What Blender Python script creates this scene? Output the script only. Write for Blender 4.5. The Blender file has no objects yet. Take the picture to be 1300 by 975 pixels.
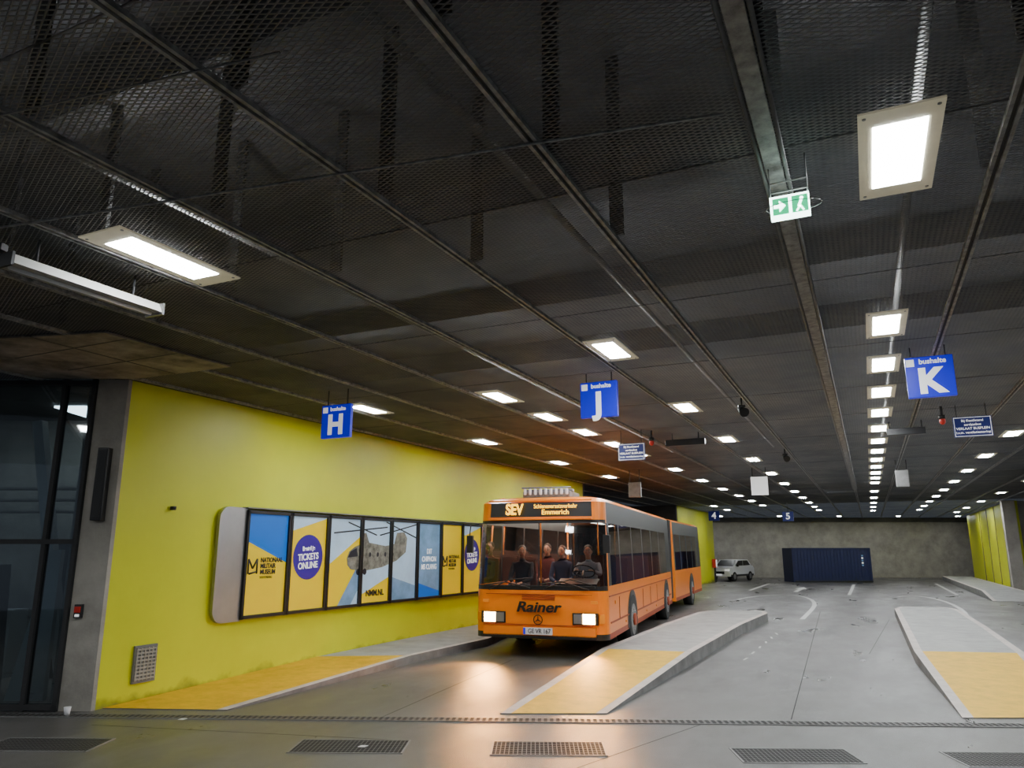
import bpy, bmesh, math, random
from mathutils import Vector, Matrix, Euler
random.seed(4)
scene = bpy.context.scene
COL = scene.collection

# ------------------------------------------------------------------ materials
def pm(name, col, rough=.5, metal=0., noise=0., nscale=4., bump=0., bscale=60., emit=None, es=0., rvar=0., dirt=None, stretch=None, stain=None):
    m = bpy.data.materials.new(name); m.use_nodes = True
    nt = m.node_tree; b = nt.nodes['Principled BSDF']
    b.inputs['Base Color'].default_value = (*col, 1)
    b.inputs['Roughness'].default_value = rough
    b.inputs['Metallic'].default_value = metal
    if emit is not None:
        b.inputs['Emission Color'].default_value = (*emit, 1)
        b.inputs['Emission Strength'].default_value = es
    tc = nt.nodes.new('ShaderNodeTexCoord')
    last = None
    if noise > 0 or rvar > 0:
        n = nt.nodes.new('ShaderNodeTexNoise'); n.inputs['Scale'].default_value = nscale
        n.inputs['Detail'].default_value = 6; n.inputs['Roughness'].default_value = .65
        if stretch:
            mp = nt.nodes.new('ShaderNodeMapping'); mp.inputs['Scale'].default_value = stretch
            nt.links.new(tc.outputs['Object'], mp.inputs['Vector']); nt.links.new(mp.outputs[0], n.inputs['Vector'])
        else:
            nt.links.new(tc.outputs['Object'], n.inputs['Vector'])
        if noise > 0:
            r = nt.nodes.new('ShaderNodeValToRGB')
            r.color_ramp.elements[0].position = .32; r.color_ramp.elements[1].position = .68
            a = 1 - noise
            r.color_ramp.elements[0].color = (col[0]*a, col[1]*a, col[2]*a, 1)
            r.color_ramp.elements[1].color = (min(1, col[0]*(1+noise*.6)), min(1, col[1]*(1+noise*.6)), min(1, col[2]*(1+noise*.6)), 1)
            nt.links.new(n.outputs['Fac'], r.inputs['Fac'])
            last = r.outputs['Color']
            nt.links.new(last, b.inputs['Base Color'])
        if rvar > 0:
            mr = nt.nodes.new('ShaderNodeMapRange')
            mr.inputs['From Min'].default_value = .3; mr.inputs['From Max'].default_value = .7
            mr.inputs['To Min'].default_value = max(0, rough-rvar); mr.inputs['To Max'].default_value = rough+rvar
            nt.links.new(n.outputs['Fac'], mr.inputs['Value'])
            nt.links.new(mr.outputs['Result'], b.inputs['Roughness'])
    if dirt and last:
        sp = nt.nodes.new('ShaderNodeSeparateXYZ'); nt.links.new(tc.outputs['Object'], sp.inputs[0])
        g = nt.nodes.new('ShaderNodeMapRange'); g.inputs['From Min'].default_value = .02; g.inputs['From Max'].default_value = dirt
        g.inputs['To Min'].default_value = .50; g.inputs['To Max'].default_value = .0
        nt.links.new(sp.outputs['Z'], g.inputs['Value'])
        n3 = nt.nodes.new('ShaderNodeTexNoise'); n3.inputs['Scale'].default_value = 3.5; n3.inputs['Detail'].default_value = 8
        nt.links.new(tc.outputs['Object'], n3.inputs['Vector'])
        mu = nt.nodes.new('ShaderNodeMath'); mu.operation = 'ADD'; nt.links.new(g.outputs[0], mu.inputs[0]); nt.links.new(n3.outputs['Fac'], mu.inputs[1])
        st = nt.nodes.new('ShaderNodeMapRange'); st.inputs['From Min'].default_value = .74; st.inputs['From Max'].default_value = 1.15
        nt.links.new(mu.outputs[0], st.inputs['Value'])
        mx = nt.nodes.new('ShaderNodeMix'); mx.data_type = 'RGBA'
        nt.links.new(st.outputs[0], mx.inputs['Factor']); nt.links.new(last, mx.inputs[6]); mx.inputs[7].default_value = (.13, .12, .04, 1)
        nt.links.new(mx.outputs[2], b.inputs['Base Color'])
    if stain and last:
        for sc, lo, hi, amt in stain:
            n3 = nt.nodes.new('ShaderNodeTexNoise'); n3.inputs['Scale'].default_value = sc; n3.inputs['Detail'].default_value = 7
            n3.inputs['Roughness'].default_value = .7
            nt.links.new(tc.outputs['Object'], n3.inputs['Vector'])
            st = nt.nodes.new('ShaderNodeMapRange'); st.inputs['From Min'].default_value = lo; st.inputs['From Max'].default_value = hi
            st.inputs['To Min'].default_value = 0; st.inputs['To Max'].default_value = amt
            nt.links.new(n3.outputs['Fac'], st.inputs['Value'])
            mx = nt.nodes.new('ShaderNodeMix'); mx.data_type = 'RGBA'
            nt.links.new(st.outputs[0], mx.inputs['Factor']); nt.links.new(last, mx.inputs[6])
            mx.inputs[7].default_value = (col[0]*.3, col[1]*.29, col[2]*.28, 1)
            last = mx.outputs[2]
        nt.links.new(last, b.inputs['Base Color'])
    if bump > 0:
        n2 = nt.nodes.new('ShaderNodeTexNoise'); n2.inputs['Scale'].default_value = bscale
        n2.inputs['Detail'].default_value = 4
        nt.links.new(tc.outputs['Object'], n2.inputs['Vector'])
        bp = nt.nodes.new('ShaderNodeBump'); bp.inputs['Strength'].default_value = bump
        bp.inputs['Distance'].default_value = .02
        nt.links.new(n2.outputs['Fac'], bp.inputs['Height'])
        nt.links.new(bp.outputs['Normal'], b.inputs['Normal'])
    return m

def glass_mat(name, tint=(.6, .65, .65), base=.08):
    m = bpy.data.materials.new(name); m.use_nodes = True
    nt = m.node_tree; nt.nodes.clear()
    o = nt.nodes.new('ShaderNodeOutputMaterial')
    t = nt.nodes.new('ShaderNodeBsdfTransparent'); t.inputs['Color'].default_value = (*tint, 1)
    g = nt.nodes.new('ShaderNodeBsdfGlossy'); g.inputs['Roughness'].default_value = .03
    f = nt.nodes.new('ShaderNodeFresnel'); f.inputs['IOR'].default_value = 1.5
    a = nt.nodes.new('ShaderNodeMath'); a.operation = 'ADD'; a.inputs[1].default_value = base; a.use_clamp = True
    mx = nt.nodes.new('ShaderNodeMixShader')
    nt.links.new(f.outputs[0], a.inputs[0]); nt.links.new(a.outputs[0], mx.inputs[0])
    nt.links.new(t.outputs[0], mx.inputs[1]); nt.links.new(g.outputs[0], mx.inputs[2])
    nt.links.new(mx.outputs[0], o.inputs['Surface'])
    return m

def expanded_mesh_mat():
    m = bpy.data.materials.new('expanded_metal_mesh'); m.use_nodes = True
    nt = m.node_tree; nt.nodes.clear(); N = nt.nodes; L = nt.links
    o = N.new('ShaderNodeOutputMaterial'); tc = N.new('ShaderNodeTexCoord')
    sp = N.new('ShaderNodeSeparateXYZ'); L.new(tc.outputs['Object'], sp.inputs[0])
    def mth(op, a, b=None):
        n = N.new('ShaderNodeMath'); n.operation = op
        for i, v in enumerate((a, b)):
            if v is None: continue
            if isinstance(v, (int, float)): n.inputs[i].default_value = v
            else: L.new(v, n.inputs[i])
        return n.outputs[0]
    kx = math.pi/.075; ky = math.pi/.032
    ax = mth('MULTIPLY', sp.outputs['X'], kx); ay = mth('MULTIPLY', sp.outputs['Y'], ky)
    s1 = mth('ABSOLUTE', mth('SINE', mth('ADD', ax, ay)))
    s2 = mth('ABSOLUTE', mth('SINE', mth('SUBTRACT', ax, ay)))
    mn = mth('MINIMUM', s1, s2)
    n = N.new('ShaderNodeTexNoise'); n.inputs['Scale'].default_value = .8; n.inputs['Detail'].default_value = 7
    n.inputs['Roughness'].default_value = .65
    L.new(tc.outputs['Object'], n.inputs['Vector'])
    th = mth('ADD', mth('MULTIPLY', n.outputs['Fac'], .2), .42)
    open_ = mth('GREATER_THAN', mn, th)
    t = N.new('ShaderNodeBsdfTransparent')
    p = N.new('ShaderNodeBsdfPrincipled')
    r = N.new('ShaderNodeValToRGB')
    r.color_ramp.elements[0].position = .38; r.color_ramp.elements[1].position = .70
    r.color_ramp.elements[0].color = (.095, .102, .115, 1); r.color_ramp.elements[1].color = (.25, .238, .22, 1)
    L.new(n.outputs['Fac'], r.inputs['Fac']); L.new(r.outputs['Color'], p.inputs['Base Color'])
    p.inputs['Roughness'].default_value = .62; p.inputs['Metallic'].default_value = 0
    p.inputs['Specular IOR Level'].default_value = .3
    bp = N.new('ShaderNodeBump'); bp.inputs['Strength'].default_value = .6; bp.inputs['Distance'].default_value = .01
    bp.invert = True
    L.new(mn, bp.inputs['Height']); L.new(bp.outputs['Normal'], p.inputs['Normal'])
    mx = N.new('ShaderNodeMixShader')
    L.new(open_, mx.inputs[0]); L.new(p.outputs[0], mx.inputs[1]); L.new(t.outputs[0], mx.inputs[2])
    L.new(mx.outputs[0], o.inputs['Surface'])
    return m

M = {}
M['floor'] = pm('worn_asphalt_concrete', (.105, .100, .094), .36, 0, .35, .8, .3, 110, rvar=.13, stretch=(1.2, .45, 1), stain=((.7, .48, .78, .55),))
M['conc'] = pm('raw_concrete', (.38, .355, .31), .8, 0, .25, 1.5, .2, 30, stain=((.9, .52, .75, .45),))
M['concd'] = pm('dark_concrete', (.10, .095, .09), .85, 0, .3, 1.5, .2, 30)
M['void'] = pm('void_slab_dark', (.05, .052, .056), .9)
M['yellow_wall'] = pm('yellow_green_wall_paint', (.69, .72, .002), .42, 0, .06, .8, .05, 20, dirt=.26)
M['yellow_pad'] = pm('worn_yellow_paving_paint', (.74, .43, .0), .6, 0, .16, 5, .15, 80, stain=((2.2, .54, .75, .35),))
M['pad'] = pm('platform_concrete', (.34, .34, .32), .7, 0, .2, 2.5, .15, 80, stain=((1.6, .54, .75, .35),))
M['curb'] = pm('curb_stone', (.52, .47, .43), .7, 0, .2, 3, .1, 60)
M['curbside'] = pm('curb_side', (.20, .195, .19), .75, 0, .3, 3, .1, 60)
M['mesh'] = expanded_mesh_mat()
M['steel'] = pm('galvanised_steel', (.22, .22, .215), .5, .2, .25, 12)
M['rail'] = pm('ceiling_rail_steel', (.34, .34, .335), .6, 0, .6, 14)
M['steeld'] = pm('dark_steel', (.03, .03, .032), .7, 0)
M['alu'] = pm('brushed_aluminium', (.42, .42, .42), .38, .9, .08, 3)
M['black'] = pm('black_plastic', (.012, .012, .013), .4)
M['rubber'] = pm('rubber', (.02, .02, .02), .8)
M['white'] = pm('white_paint', (.8, .8, .8), .5)
M['marking'] = pm('road_marking_white', (.62, .62, .6), .6, 0, .25, 6)
M['lampframe'] = pm('lamp_frame_cream', (.55, .50, .36), .5, 0, .12, 6, emit=(.6, .55, .40), es=.25)
M['lamp'] = pm('lamp_diffuser', (.9, .9, .9), .4, emit=(.94, .98, 1.0), es=88)
M['tube_off'] = pm('lamp_trough_white', (.32, .32, .30), .5)
M['orange'] = pm('bus_orange_paint', (.92, .23, .006), .28, 0, .04, 2)
M['oranged'] = pm('bus_orange_dark', (.35, .05, .01), .5)
M['glass'] = glass_mat('bus_glass', (.66, .7, .7), .05)
M['glassside'] = glass_mat('bus_side_glass', (.55, .57, .57), .14)
M['facade_glass'] = glass_mat('facade_glass', (.60, .68, .72), .16)
M['blue'] = pm('sign_blue', (.0, .006, .40), .4, emit=(.0, .0, 1.), es=.35)
M['bluedk'] = pm('sign_blue_dark', (.008, .018, .15), .4, emit=(.005, .02, .25), es=.1)
M['signwhite'] = pm('sign_white', (.85, .85, .85), .4, emit=(1, 1, 1), es=.5)
M['green'] = pm('exit_green', (.0, .50, .22), .4, emit=(.0, .75, .30), es=1.2)
M['exitwhite'] = pm('exit_white', (.8, 1, .9), .4, emit=(.75, 1, .9), es=8)
M['amber'] = pm('led_amber', (1, .5, .0), .5, emit=(1, .50, .0), es=3.4)
M['head'] = pm('headlight_glow', (1, .9, .7), .3, emit=(1, .62, .24), es=42)
M['buslamp'] = pm('bus_interior_lamp', (1, 1, .9), .3, emit=(1, .97, .85), es=22)
M['facfill'] = pm('facade_fill_panel', (1, 1, .9), .3, emit=(.9, .97, 1), es=11)  # added glow that brightens the interior behind the facade glass
M['ind'] = pm('indicator_orange', (.9, .3, .02), .3)
M['red'] = pm('red_plastic', (.6, .03, .02), .4)
M['container'] = pm('container_navy', (.006, .012, .07), .5, 0, .1, 3)
M['pblue'] = pm('poster_blue', (.004, .13, .55), .35, emit=(.0, .14, .6), es=.3)
M['plight'] = pm('poster_sky', (.42, .58, .74), .35, 0, .15, 2.5, emit=(.42, .58, .74), es=.3)
M['pgrey'] = pm('poster_grey_blue', (.18, .33, .52), .35, 0, .35, 2.5, emit=(.2, .35, .55), es=.2)
M['pyellow'] = pm('poster_yellow', (.82, .58, .0), .35, emit=(.9, .62, .0), es=.2)
M['ppurple'] = pm('poster_purple', (.05, .015, .33), .35)
M['pblack'] = pm('poster_ink', (.02, .02, .03), .4)
M['ptan'] = pm('helicopter_camouflage', (.24, .24, .20), .5, 0, .6, 9)
M['skin'] = pm('skin', (.52, .30, .21), .5)
M['hair'] = pm('hair_dark', (.03, .02, .015), .6)
M['cloth1'] = pm('jacket_dark', (.02, .022, .03), .8)
M['cloth2'] = pm('jacket_navy', (.03, .04, .09), .8)
M['cloth3'] = pm('shirt_grey', (.22, .24, .28), .8)
M['cloth4'] = pm('jacket_maroon', (.12, .03, .03), .8)
M['seat'] = pm('bus_seat_fabric', (.10, .05, .04), .9)
M['carwhite'] = pm('car_white_paint', (.8, .8, .8), .25)
M['soffit'] = pm('weathered_soffit_concrete', (.27, .24, .205), .8, 0, .65, 2.6)
M['grate'] = pm('cast_iron_grate', (.07, .068, .065), .5, .3)
M['bellow'] = pm('bellows_rubber', (.035, .035, .037), .85)

# ------------------------------------------------------------------ builder
def empty(name, loc=(0, 0, 0), rot=(0, 0, 0), parent=None):
    e = bpy.data.objects.new(name, None); e.empty_display_size = .2
    e.location = loc; e.rotation_euler = rot; COL.objects.link(e)
    if parent: e.parent = parent
    return e

class Part:
    def __init__(s, name):
        s.name = name; s.bm = bmesh.new(); s.mats = []
    def mi(s, m):
        if isinstance(m, str): m = M[m]
        if m not in s.mats: s.mats.append(m)
        return s.mats.index(m)
    def box(s, c, size, m, rot=None):
        i = s.mi(m); T = Matrix.Translation(c)
        if rot: T = T @ Euler(rot).to_matrix().to_4x4()
        T = T @ Matrix.Diagonal((*size, 1))
        r = bmesh.ops.create_cube(s.bm, size=1, matrix=T)
        for f in {f for v in r['verts'] for f in v.link_faces}: f.material_index = i
        return s
    def cyl(s, a, b, r, m, seg=14, r2=None, smooth=True):
        i = s.mi(m); a = Vector(a); b = Vector(b); d = b-a
        q = d.to_track_quat('Z', 'Y').to_matrix().to_4x4()
        T = Matrix.Translation((a+b)/2) @ q
        res = bmesh.ops.create_cone(s.bm, cap_ends=True, segments=seg, radius1=r, radius2=r if r2 is None else r2, depth=d.length, matrix=T)
        for f in {f for v in res['verts'] for f in v.link_faces}:
            f.material_index = i; f.smooth = smooth and len(f.verts) == 4
        return s
    def sph(s, c, sc, m, seg=16, rot=None):
        i = s.mi(m); T = Matrix.Translation(c)
        if rot: T = T @ Euler(rot).to_matrix().to_4x4()
        T = T @ Matrix.Diagonal((*sc, 1))
        res = bmesh.ops.create_uvsphere(s.bm, u_segments=seg, v_segments=max(8, seg*2//3), radius=1, matrix=T)
        for f in {f for v in res['verts'] for f in v.link_faces}: f.material_index = i; f.smooth = True
        return s
    def poly(s, pts, m):
        i = s.mi(m); vs = [s.bm.verts.new(p) for p in pts]
        f = s.bm.faces.new(vs); f.material_index = i; return s
    def prism(s, pts, off, m):
        i = s.mi(m); off = Vector(off)
        a = [s.bm.verts.new(p) for p in pts]; b = [s.bm.verts.new(Vector(p)+off) for p in pts]
        fs = [s.bm.faces.new(a), s.bm.faces.new(b[::-1])]
        n = len(a)
        for k in range(n):
            fs.append(s.bm.faces.new((a[k], b[k], b[(k+1) % n], a[(k+1) % n])))
        for f in fs: f.material_index = i
        return s
    def tube(s, pts, r, m, seg=8):
        for a, b in zip(pts[:-1], pts[1:]): s.cyl(a, b, r, m, seg)
        return s
    def torus(s, c, R, r, m, rot=(0, 0, 0), seg=24):
        E = Euler(rot).to_matrix(); c = Vector(c)
        pts = [c + E @ Vector((R*math.cos(2*math.pi*k/seg), R*math.sin(2*math.pi*k/seg), 0)) for k in range(seg+1)]
        return s.tube(pts, r, m, 6)
    def done(s, parent=None, loc=None, rot=None, bevel=0, recalc=True):
        if recalc: bmesh.ops.recalc_face_normals(s.bm, faces=s.bm.faces)
        me = bpy.data.meshes.new(s.name); s.bm.to_mesh(me); s.bm.free()
        for m in s.mats: me.materials.append(m)
        o = bpy.data.objects.new(s.name, me); COL.objects.link(o)
        if parent: o.parent = parent
        if loc: o.location = loc
        if rot: o.rotation_euler = rot
        if bevel:
            b = o.modifiers.new('bevel', 'BEVEL'); b.width = bevel; b.segments = 2; b.limit_method = 'ANGLE'
        return o

def text(name, s, size, m, parent, loc, rot=(0, 0, 0), off=0., align='CENTER', ext=.002, sx=1.):
    c = bpy.data.curves.new(name, 'FONT'); c.body = s; c.size = size; c.align_x = align; c.align_y = 'CENTER'
    c.extrude = ext; c.offset = off; c.materials.append(M[m] if isinstance(m, str) else m)
    o = bpy.data.objects.new(name, c); COL.objects.link(o); o.parent = parent
    o.location = loc; o.rotation_euler = rot; o.scale = (sx, 1, 1)
    return o

# ------------------------------------------------------------------ camera
TH = math.radians(25.3); PH = math.radians(12.63); EYE = 1.9
F = Vector((-math.sin(TH)*math.cos(PH), math.cos(TH)*math.cos(PH), math.sin(PH)))
R = Vector((math.cos(TH), math.sin(TH), 0)); U = R.cross(F)
cd = bpy.data.cameras.new('camera'); cam = bpy.data.objects.new('camera', cd); COL.objects.link(cam)
cd.sensor_width = 36; cd.lens = 26; cd.clip_end = 300
mw = Matrix((R, U, -F)).transposed().to_4x4(); mw.translation = (0, 0, EYE); cam.matrix_world = mw
scene.camera = cam

# ------------------------------------------------------------------ world
w = bpy.data.worlds.new('night'); scene.world = w; w.use_nodes = True
w.node_tree.nodes['Background'].inputs['Color'].default_value = (.38, .45, .58, 1)
w.node_tree.nodes['Background'].inputs['Strength'].default_value = .16

# ------------------------------------------------------------------ room
CZ = 4.12
p = Part('floor'); p.box((4, 28, -.1), (44, 80, .2), 'floor'); p.done()
p = Part('ceiling'); p.poly([(-16, -6, CZ), (26, -6, CZ), (26, 66, CZ), (-16, 66, CZ)], 'mesh'); p.done()
p = Part('ceiling_slab'); p.box((4, 30, 5.85), (44, 76, .3), 'void'); p.done()
XB = [-.3+1.18*k for k in range(-8, 8)]
p = Part('trim_ceiling_rails')
for x in XB:
    p.box((x-.024, 30, CZ-.012), (.022, 72, .03), 'rail')
    p.box((x+.024, 30, CZ-.012), (.022, 72, .03), 'rail')
    p.box((x, 30, CZ-.006), (.03, 72, .01), 'steeld')
for y in [-3+2.36*k for k in range(0, 28)]:
    p.box((4, y, CZ-.001), (40, .010, .004), 'steeld')
p.done()
p = Part('ceiling_hangers')
for x in XB[2:11]:
    for k in range(0, 3):
        y = 2.1+1.28*k+(.3 if int(round(x*10)) % 2 else 0)
        p.box((x, y, 4.93), (.10, .03, 1.5), 'rubber')
for y in (0.4, 3.4, 6.4, 9.4, 12.4):
    p.box((4, y, 5.5), (40, .28, .4), 'void')
for x in (-4.6, -2.0, .5):
    p.cyl((x, -4, 4.5), (x, 20, 4.5), .03, 'steel', 8)
p.done()
p = Part('ceiling_cable_tray')
p.box((-.30, 14, CZ-.05), (.09, 34, .03), 'rail')
p.cyl((-.365, -4, CZ-.06), (-.365, 30, CZ-.06), .012, 'steel', 8)
p.cyl((-.235, -4, CZ-.06), (-.235, 30, CZ-.06), .012, 'steel', 8)
p.cyl((-7.5, 2.45, CZ-.035), (-.47, 3.54, CZ-.035), .009, 'rail', 6)
p.cyl((-5.4, 1.75, CZ-.03), (-2.2, 2.2, CZ-.03), .006, 'steel', 6)
p.done()
p = Part('ceiling_soffit_panel')
p.prism([(-9.6, 4.5, CZ-.03), (-8.2, 4.5, CZ-.03), (-6.95, 4.85, CZ-.03), (-6.9, 6.5, CZ-.03), (-8.5, 6.45, CZ-.03), (-9.6, 5.9, CZ-.03)], (0, 0, .02), 'soffit')
for y in (5.1, 5.75): p.box((-7.9, y, CZ-.031), (1.9, .015, .006), 'concd')
p.box((-7.8, 5.5, CZ-.031), (.015, 1.9, .006), 'concd')
p.done()

WX = -8.68
p = Part('wall_left')
p.box((WX-.15, (6.5+24)/2, 2.05), (.3, 17.5, 4.1), 'yellow_wall')
p.box((WX-.15, (38+47.5)/2, 2.05), (.3, 9.5, 4.1), 'yellow_wall')
p.done()
p = Part('wall_left_recess')
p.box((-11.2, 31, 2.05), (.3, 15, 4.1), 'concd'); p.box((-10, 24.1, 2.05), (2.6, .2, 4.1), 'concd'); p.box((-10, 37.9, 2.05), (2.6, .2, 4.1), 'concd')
p.done()
p = Part('concrete_pillar')
p.prism([(-9.03, 6.30, 0), (WX+.012, 6.465, 0), (WX+.012, 6.52, 0), (-8.98, 6.52, 0), (-9.2, 6.9, 0)], (0, 0, 4.1), 'conc')
p.done()
# glazed facade : local x runs away from the pillar, local -y goes inside
fac = empty('glass_facade', (-9.03, 6.30, 0), (0, 0, TH+math.pi))
p = Part('window_1'); p.box((2.4, 0, 2.05), (4.8, .015, 4.1), 'facade_glass'); p.done(fac)
p = Part('window_frame')
for x in (.03, .42, 1.5, 2.6, 3.7, 4.75): p.box((x, 0, 2.05), (.05, .1, 4.1), 'steeld')
for z in (.05, 2.0, 4.05): p.box((2.4, 0, z), (4.8, .1, .06), 'steeld')
p.done(fac)
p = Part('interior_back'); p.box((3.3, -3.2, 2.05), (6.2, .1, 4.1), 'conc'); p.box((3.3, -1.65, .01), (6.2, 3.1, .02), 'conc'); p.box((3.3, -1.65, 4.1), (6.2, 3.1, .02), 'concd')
p.box((.2, -1.7, 2.05), (.06, 3.0, 4.1), 'conc')
p.box((.95, -1.0, 1.9), (.14, .14, 3.7), 'white', (0, .22, 0)); p.box((.60, -1.4, 1.9), (.10, .14, 3.7), 'conc', (0, -.10, 0))
for z in (2.45, 2.62, 2.79): p.box((3.0, -1.6, z), (4.5, .3, .03), 'conc')
p.prism([(.5, -.5, 0), (1.0, -.5, 0), (.62, -.5, 1.9), (.5, -.5, 1.9)], (0, -.08, 0), 'white')
p.prism([(1.5, -.7, 0), (2.4, -.7, 0), (2.1, -.7, 1.5), (1.6, -.7, 1.7)], (0, -.5, 0), 'alu')
p.box((1.3, -2.4, 1.0), (.9, .4, 2.0), 'concd'); p.box((2.6, -2.4, .5), (.9, .4, 1.0), 'white')
p.box((3.4, -1.0, 4.07), (.5, .9, .03), 'facfill'); p.box((1.4, -2.2, 4.07), (.5, .9, .03), 'facfill')  # fill panels added under the ceiling to lift the dark interior
p.done(fac)
def rp(xc, d0): return (R.x*xc-math.sin(TH)*d0, R.y*xc+math.cos(TH)*d0)
fx0, fy0 = rp(10, 53.3); fx1, fy1 = rp(40, 53.3)
p = Part('wall_far')
p.box(((fx0+fx1)/2, (fy0+fy1)/2, 2.05), (30, .3, 4.1), 'conc', (0, 0, TH))
p.box(((fx0+fx1)/2+.1, (fy0+fy1)/2-.25, 3.95), (30, .3, .3), 'concd', (0, 0, TH))
p.done()
p = Part('wall_right')
p.box((6.15, 49.5, 2.05), (.3, 17, 4.1), 'yellow_wall')
for y in (43.5, 46.2, 49, 52): p.box((5.99, y, 2.05), (.02, .14, 4.1), 'concd', (.12, 0, 0))
p.prism([(5.98, 41.0, 0), (14, 44.8, 0), (14, 45.1, 0), (5.98, 41.3, 0)], (0, 0, 4.1), 'conc')
p.box((5.9, 40.9, 2.05), (.5, .5, 4.1), 'conc')
p.done()

# ------------------------------------------------------------------ platforms
def platform(name, st, ybreak, ew=.13, leftwall=False):
    p = Part(name)
    for k in range(len(st)-1):
        def cols(s):
            (xl, yl), (xr, yr), z = s
            L_ = Vector((xl, yl, z)); R_ = Vector((xr, yr, z)); d = (R_-L_).normalized()*ew
            return [L_, L_+d, R_-d, R_]
        a = cols(st[k]); b = cols(st[k+1])
        top = 'yellow_pad' if k < ybreak else 'pad'
        for j, m in enumerate(('curb' if not leftwall else top, top, 'curb')):
            p.poly([a[j], a[j+1], b[j+1], b[j]], m)
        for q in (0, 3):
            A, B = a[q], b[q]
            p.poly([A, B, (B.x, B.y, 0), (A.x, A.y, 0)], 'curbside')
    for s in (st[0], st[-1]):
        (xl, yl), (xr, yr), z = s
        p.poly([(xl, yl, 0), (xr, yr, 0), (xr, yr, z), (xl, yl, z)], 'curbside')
    bmesh.ops.remove_doubles(p.bm, verts=p.bm.verts, dist=.001)
    return p.done()
platform('platform_center', [((-4.14, 8.43), (-3.0, 8.97), .012), ((-4.45, 13.1), (-2.9, 13.35), .20), ((-4.5, 18), (-2.85, 18.4), .22),
    ((-4.45, 21.4), (-2.68, 21.9), .22), ((-4.3, 22.0), (-2.8, 22.5), .22), ((-3.9, 22.4), (-3.2, 22.7), .22)], 1)
platform('platform_right', [((.78, 10.5), (2.05, 11.1), .012), ((.52, 15.1), (2.2, 15.6), .20), ((.5, 20), (2.2, 20.3), .22),
    ((.48, 25.2), (2.15, 25.5), .22), ((.62, 25.9), (2.0, 26.1), .22), ((1.0, 26.3), (1.7, 26.5), .22)], 1)
platform('sidewalk_left', [((WX+.01, 6.62), (-7.22, 7.2), .012), ((WX+.01, 10.6), (-7.3, 11.4), .13), ((WX+.01, 14), (-7.15, 14), .15),
    ((WX+.01, 17), (-7.75, 17), .15), ((WX+.01, 20.5), (-8.4, 20.5), .15)], 1, leftwall=True)
platform('platform_far', [((4.0, 34), (5.6, 34), .012), ((4.0, 37), (5.6, 37), .25), ((4.0, 56), (5.6, 56), .25)], 0)

p = Part('road_markings')
def stripe(pts, wd=.12, z=.004):
    pts = [Vector((*q, 0)) for q in pts]
    for a, b in zip(pts[:-1], pts[1:]):
        d = (b-a).normalized(); n = Vector((-d.y, d.x, 0))*wd/2; e = d*.02
        p.poly([(a.x-n.x, a.y-n.y, z), (b.x-n.x+e.x, b.y-n.y+e.y, z), (b.x+n.x+e.x, b.y+n.y+e.y, z), (a.x+n.x, a.y+n.y, z)], 'marking')
arc = lambda cx, cy, r, ry, a0, a1: [(cx+r*math.cos(math.radians(a0+(a1-a0)*k/12)), cy+ry*math.sin(math.radians(a0+(a1-a0)*k/12))) for k in range(13)]
stripe(arc(-3.5, 27, 1.6, 8, 0, 150), .14)
stripe([(-1.9, 23), (-1.9, 27)], .14)
stripe(arc(1.4, 29.5, 1.1, 7, -60, 120), .14)
stripe([(-1.0, 36), (-1.0, 47)], .14)
stripe([(3.2, 38), (3.2, 50)], .14)
stripe([(-5.4, 38), (-5.4, 46)], .14)
for k in range(6): stripe([(-2.2+.02*k, 14.2+k*.9), (-2.18, 14.5+k*.9)], .04)
p.poly([(-3.6, 40.5, .004), (-3.0, 40.5, .004), (-3.3, 42.5, .004)], 'marking'); stripe([(-3.3, 37.5), (-3.3, 40.5)], .2)
p.done(recalc=False)
p = Part('floor_joints')
for a, b in (((-1.0, 9.6), (-1.6, 26)), ((-5.3, 7.6), (-5.9, 12.5)), ((-3.1, 4.9), (-1.8, 9.2)), ((-.2, 16), (.3, 24)), ((-8, 6.0), (-4.5, 6.9))):
    a = Vector((*a, .002)); b = Vector((*b, .002)); d = (b-a).normalized(); n = Vector((-d.y, d.x, 0))*.006
    p.poly([a-n, b-n, b+n, a+n], 'rubber')
p.done(recalc=False)

# trench drain
A = Vector((-9.43, 5.87, 0)); B = Vector((3.6, 11.30, 0)); d = (B-A); ang = math.atan2(d.y, d.x)
tr = empty('trench_drain', A, (0, 0, ang))
p = Part('channel')
Lg = d.length
p.box((Lg/2, 0, .002), (Lg, .16, .004), 'rubber')
p.box((Lg/2, .085, .005), (Lg, .015, .01), 'steel'); p.box((Lg/2, -.085, .005), (Lg, .015, .01), 'steel')
k = 0.
while k < Lg: p.box((k, 0, .006), (.03, .16, .008), 'grate'); k += .07
p.done(tr)
def grate(x, y, wd=1.1, dp=.5):
    e = empty('floor_grate', (x, y, 0), (0, 0, TH-.03))
    q = Part('bars')
    q.box((0, 0, .001), (wd, dp, .002), 'rubber')
    for s in (-1, 1):
        q.box((s*wd/2, 0, .003), (.02, dp+.02, .006), 'steel'); q.box((0, s*dp/2, .003), (wd, .02, .006), 'steel')
    n = 26
    for i in range(1, n): q.box((-wd/2+wd*i/n, 0, .003), (.010, dp, .004), 'grate')
    for i in range(1, 11): q.box((0, -dp/2+dp*i/11, .0035), (wd, .010, .004), 'grate')
    q.done(e)
for g in ((-4.83, 6.48), (-3.03, 7.24), (-.82, 8.0), (-7.62, 5.24), (1.03, 8.72)): grate(*g)

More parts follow.
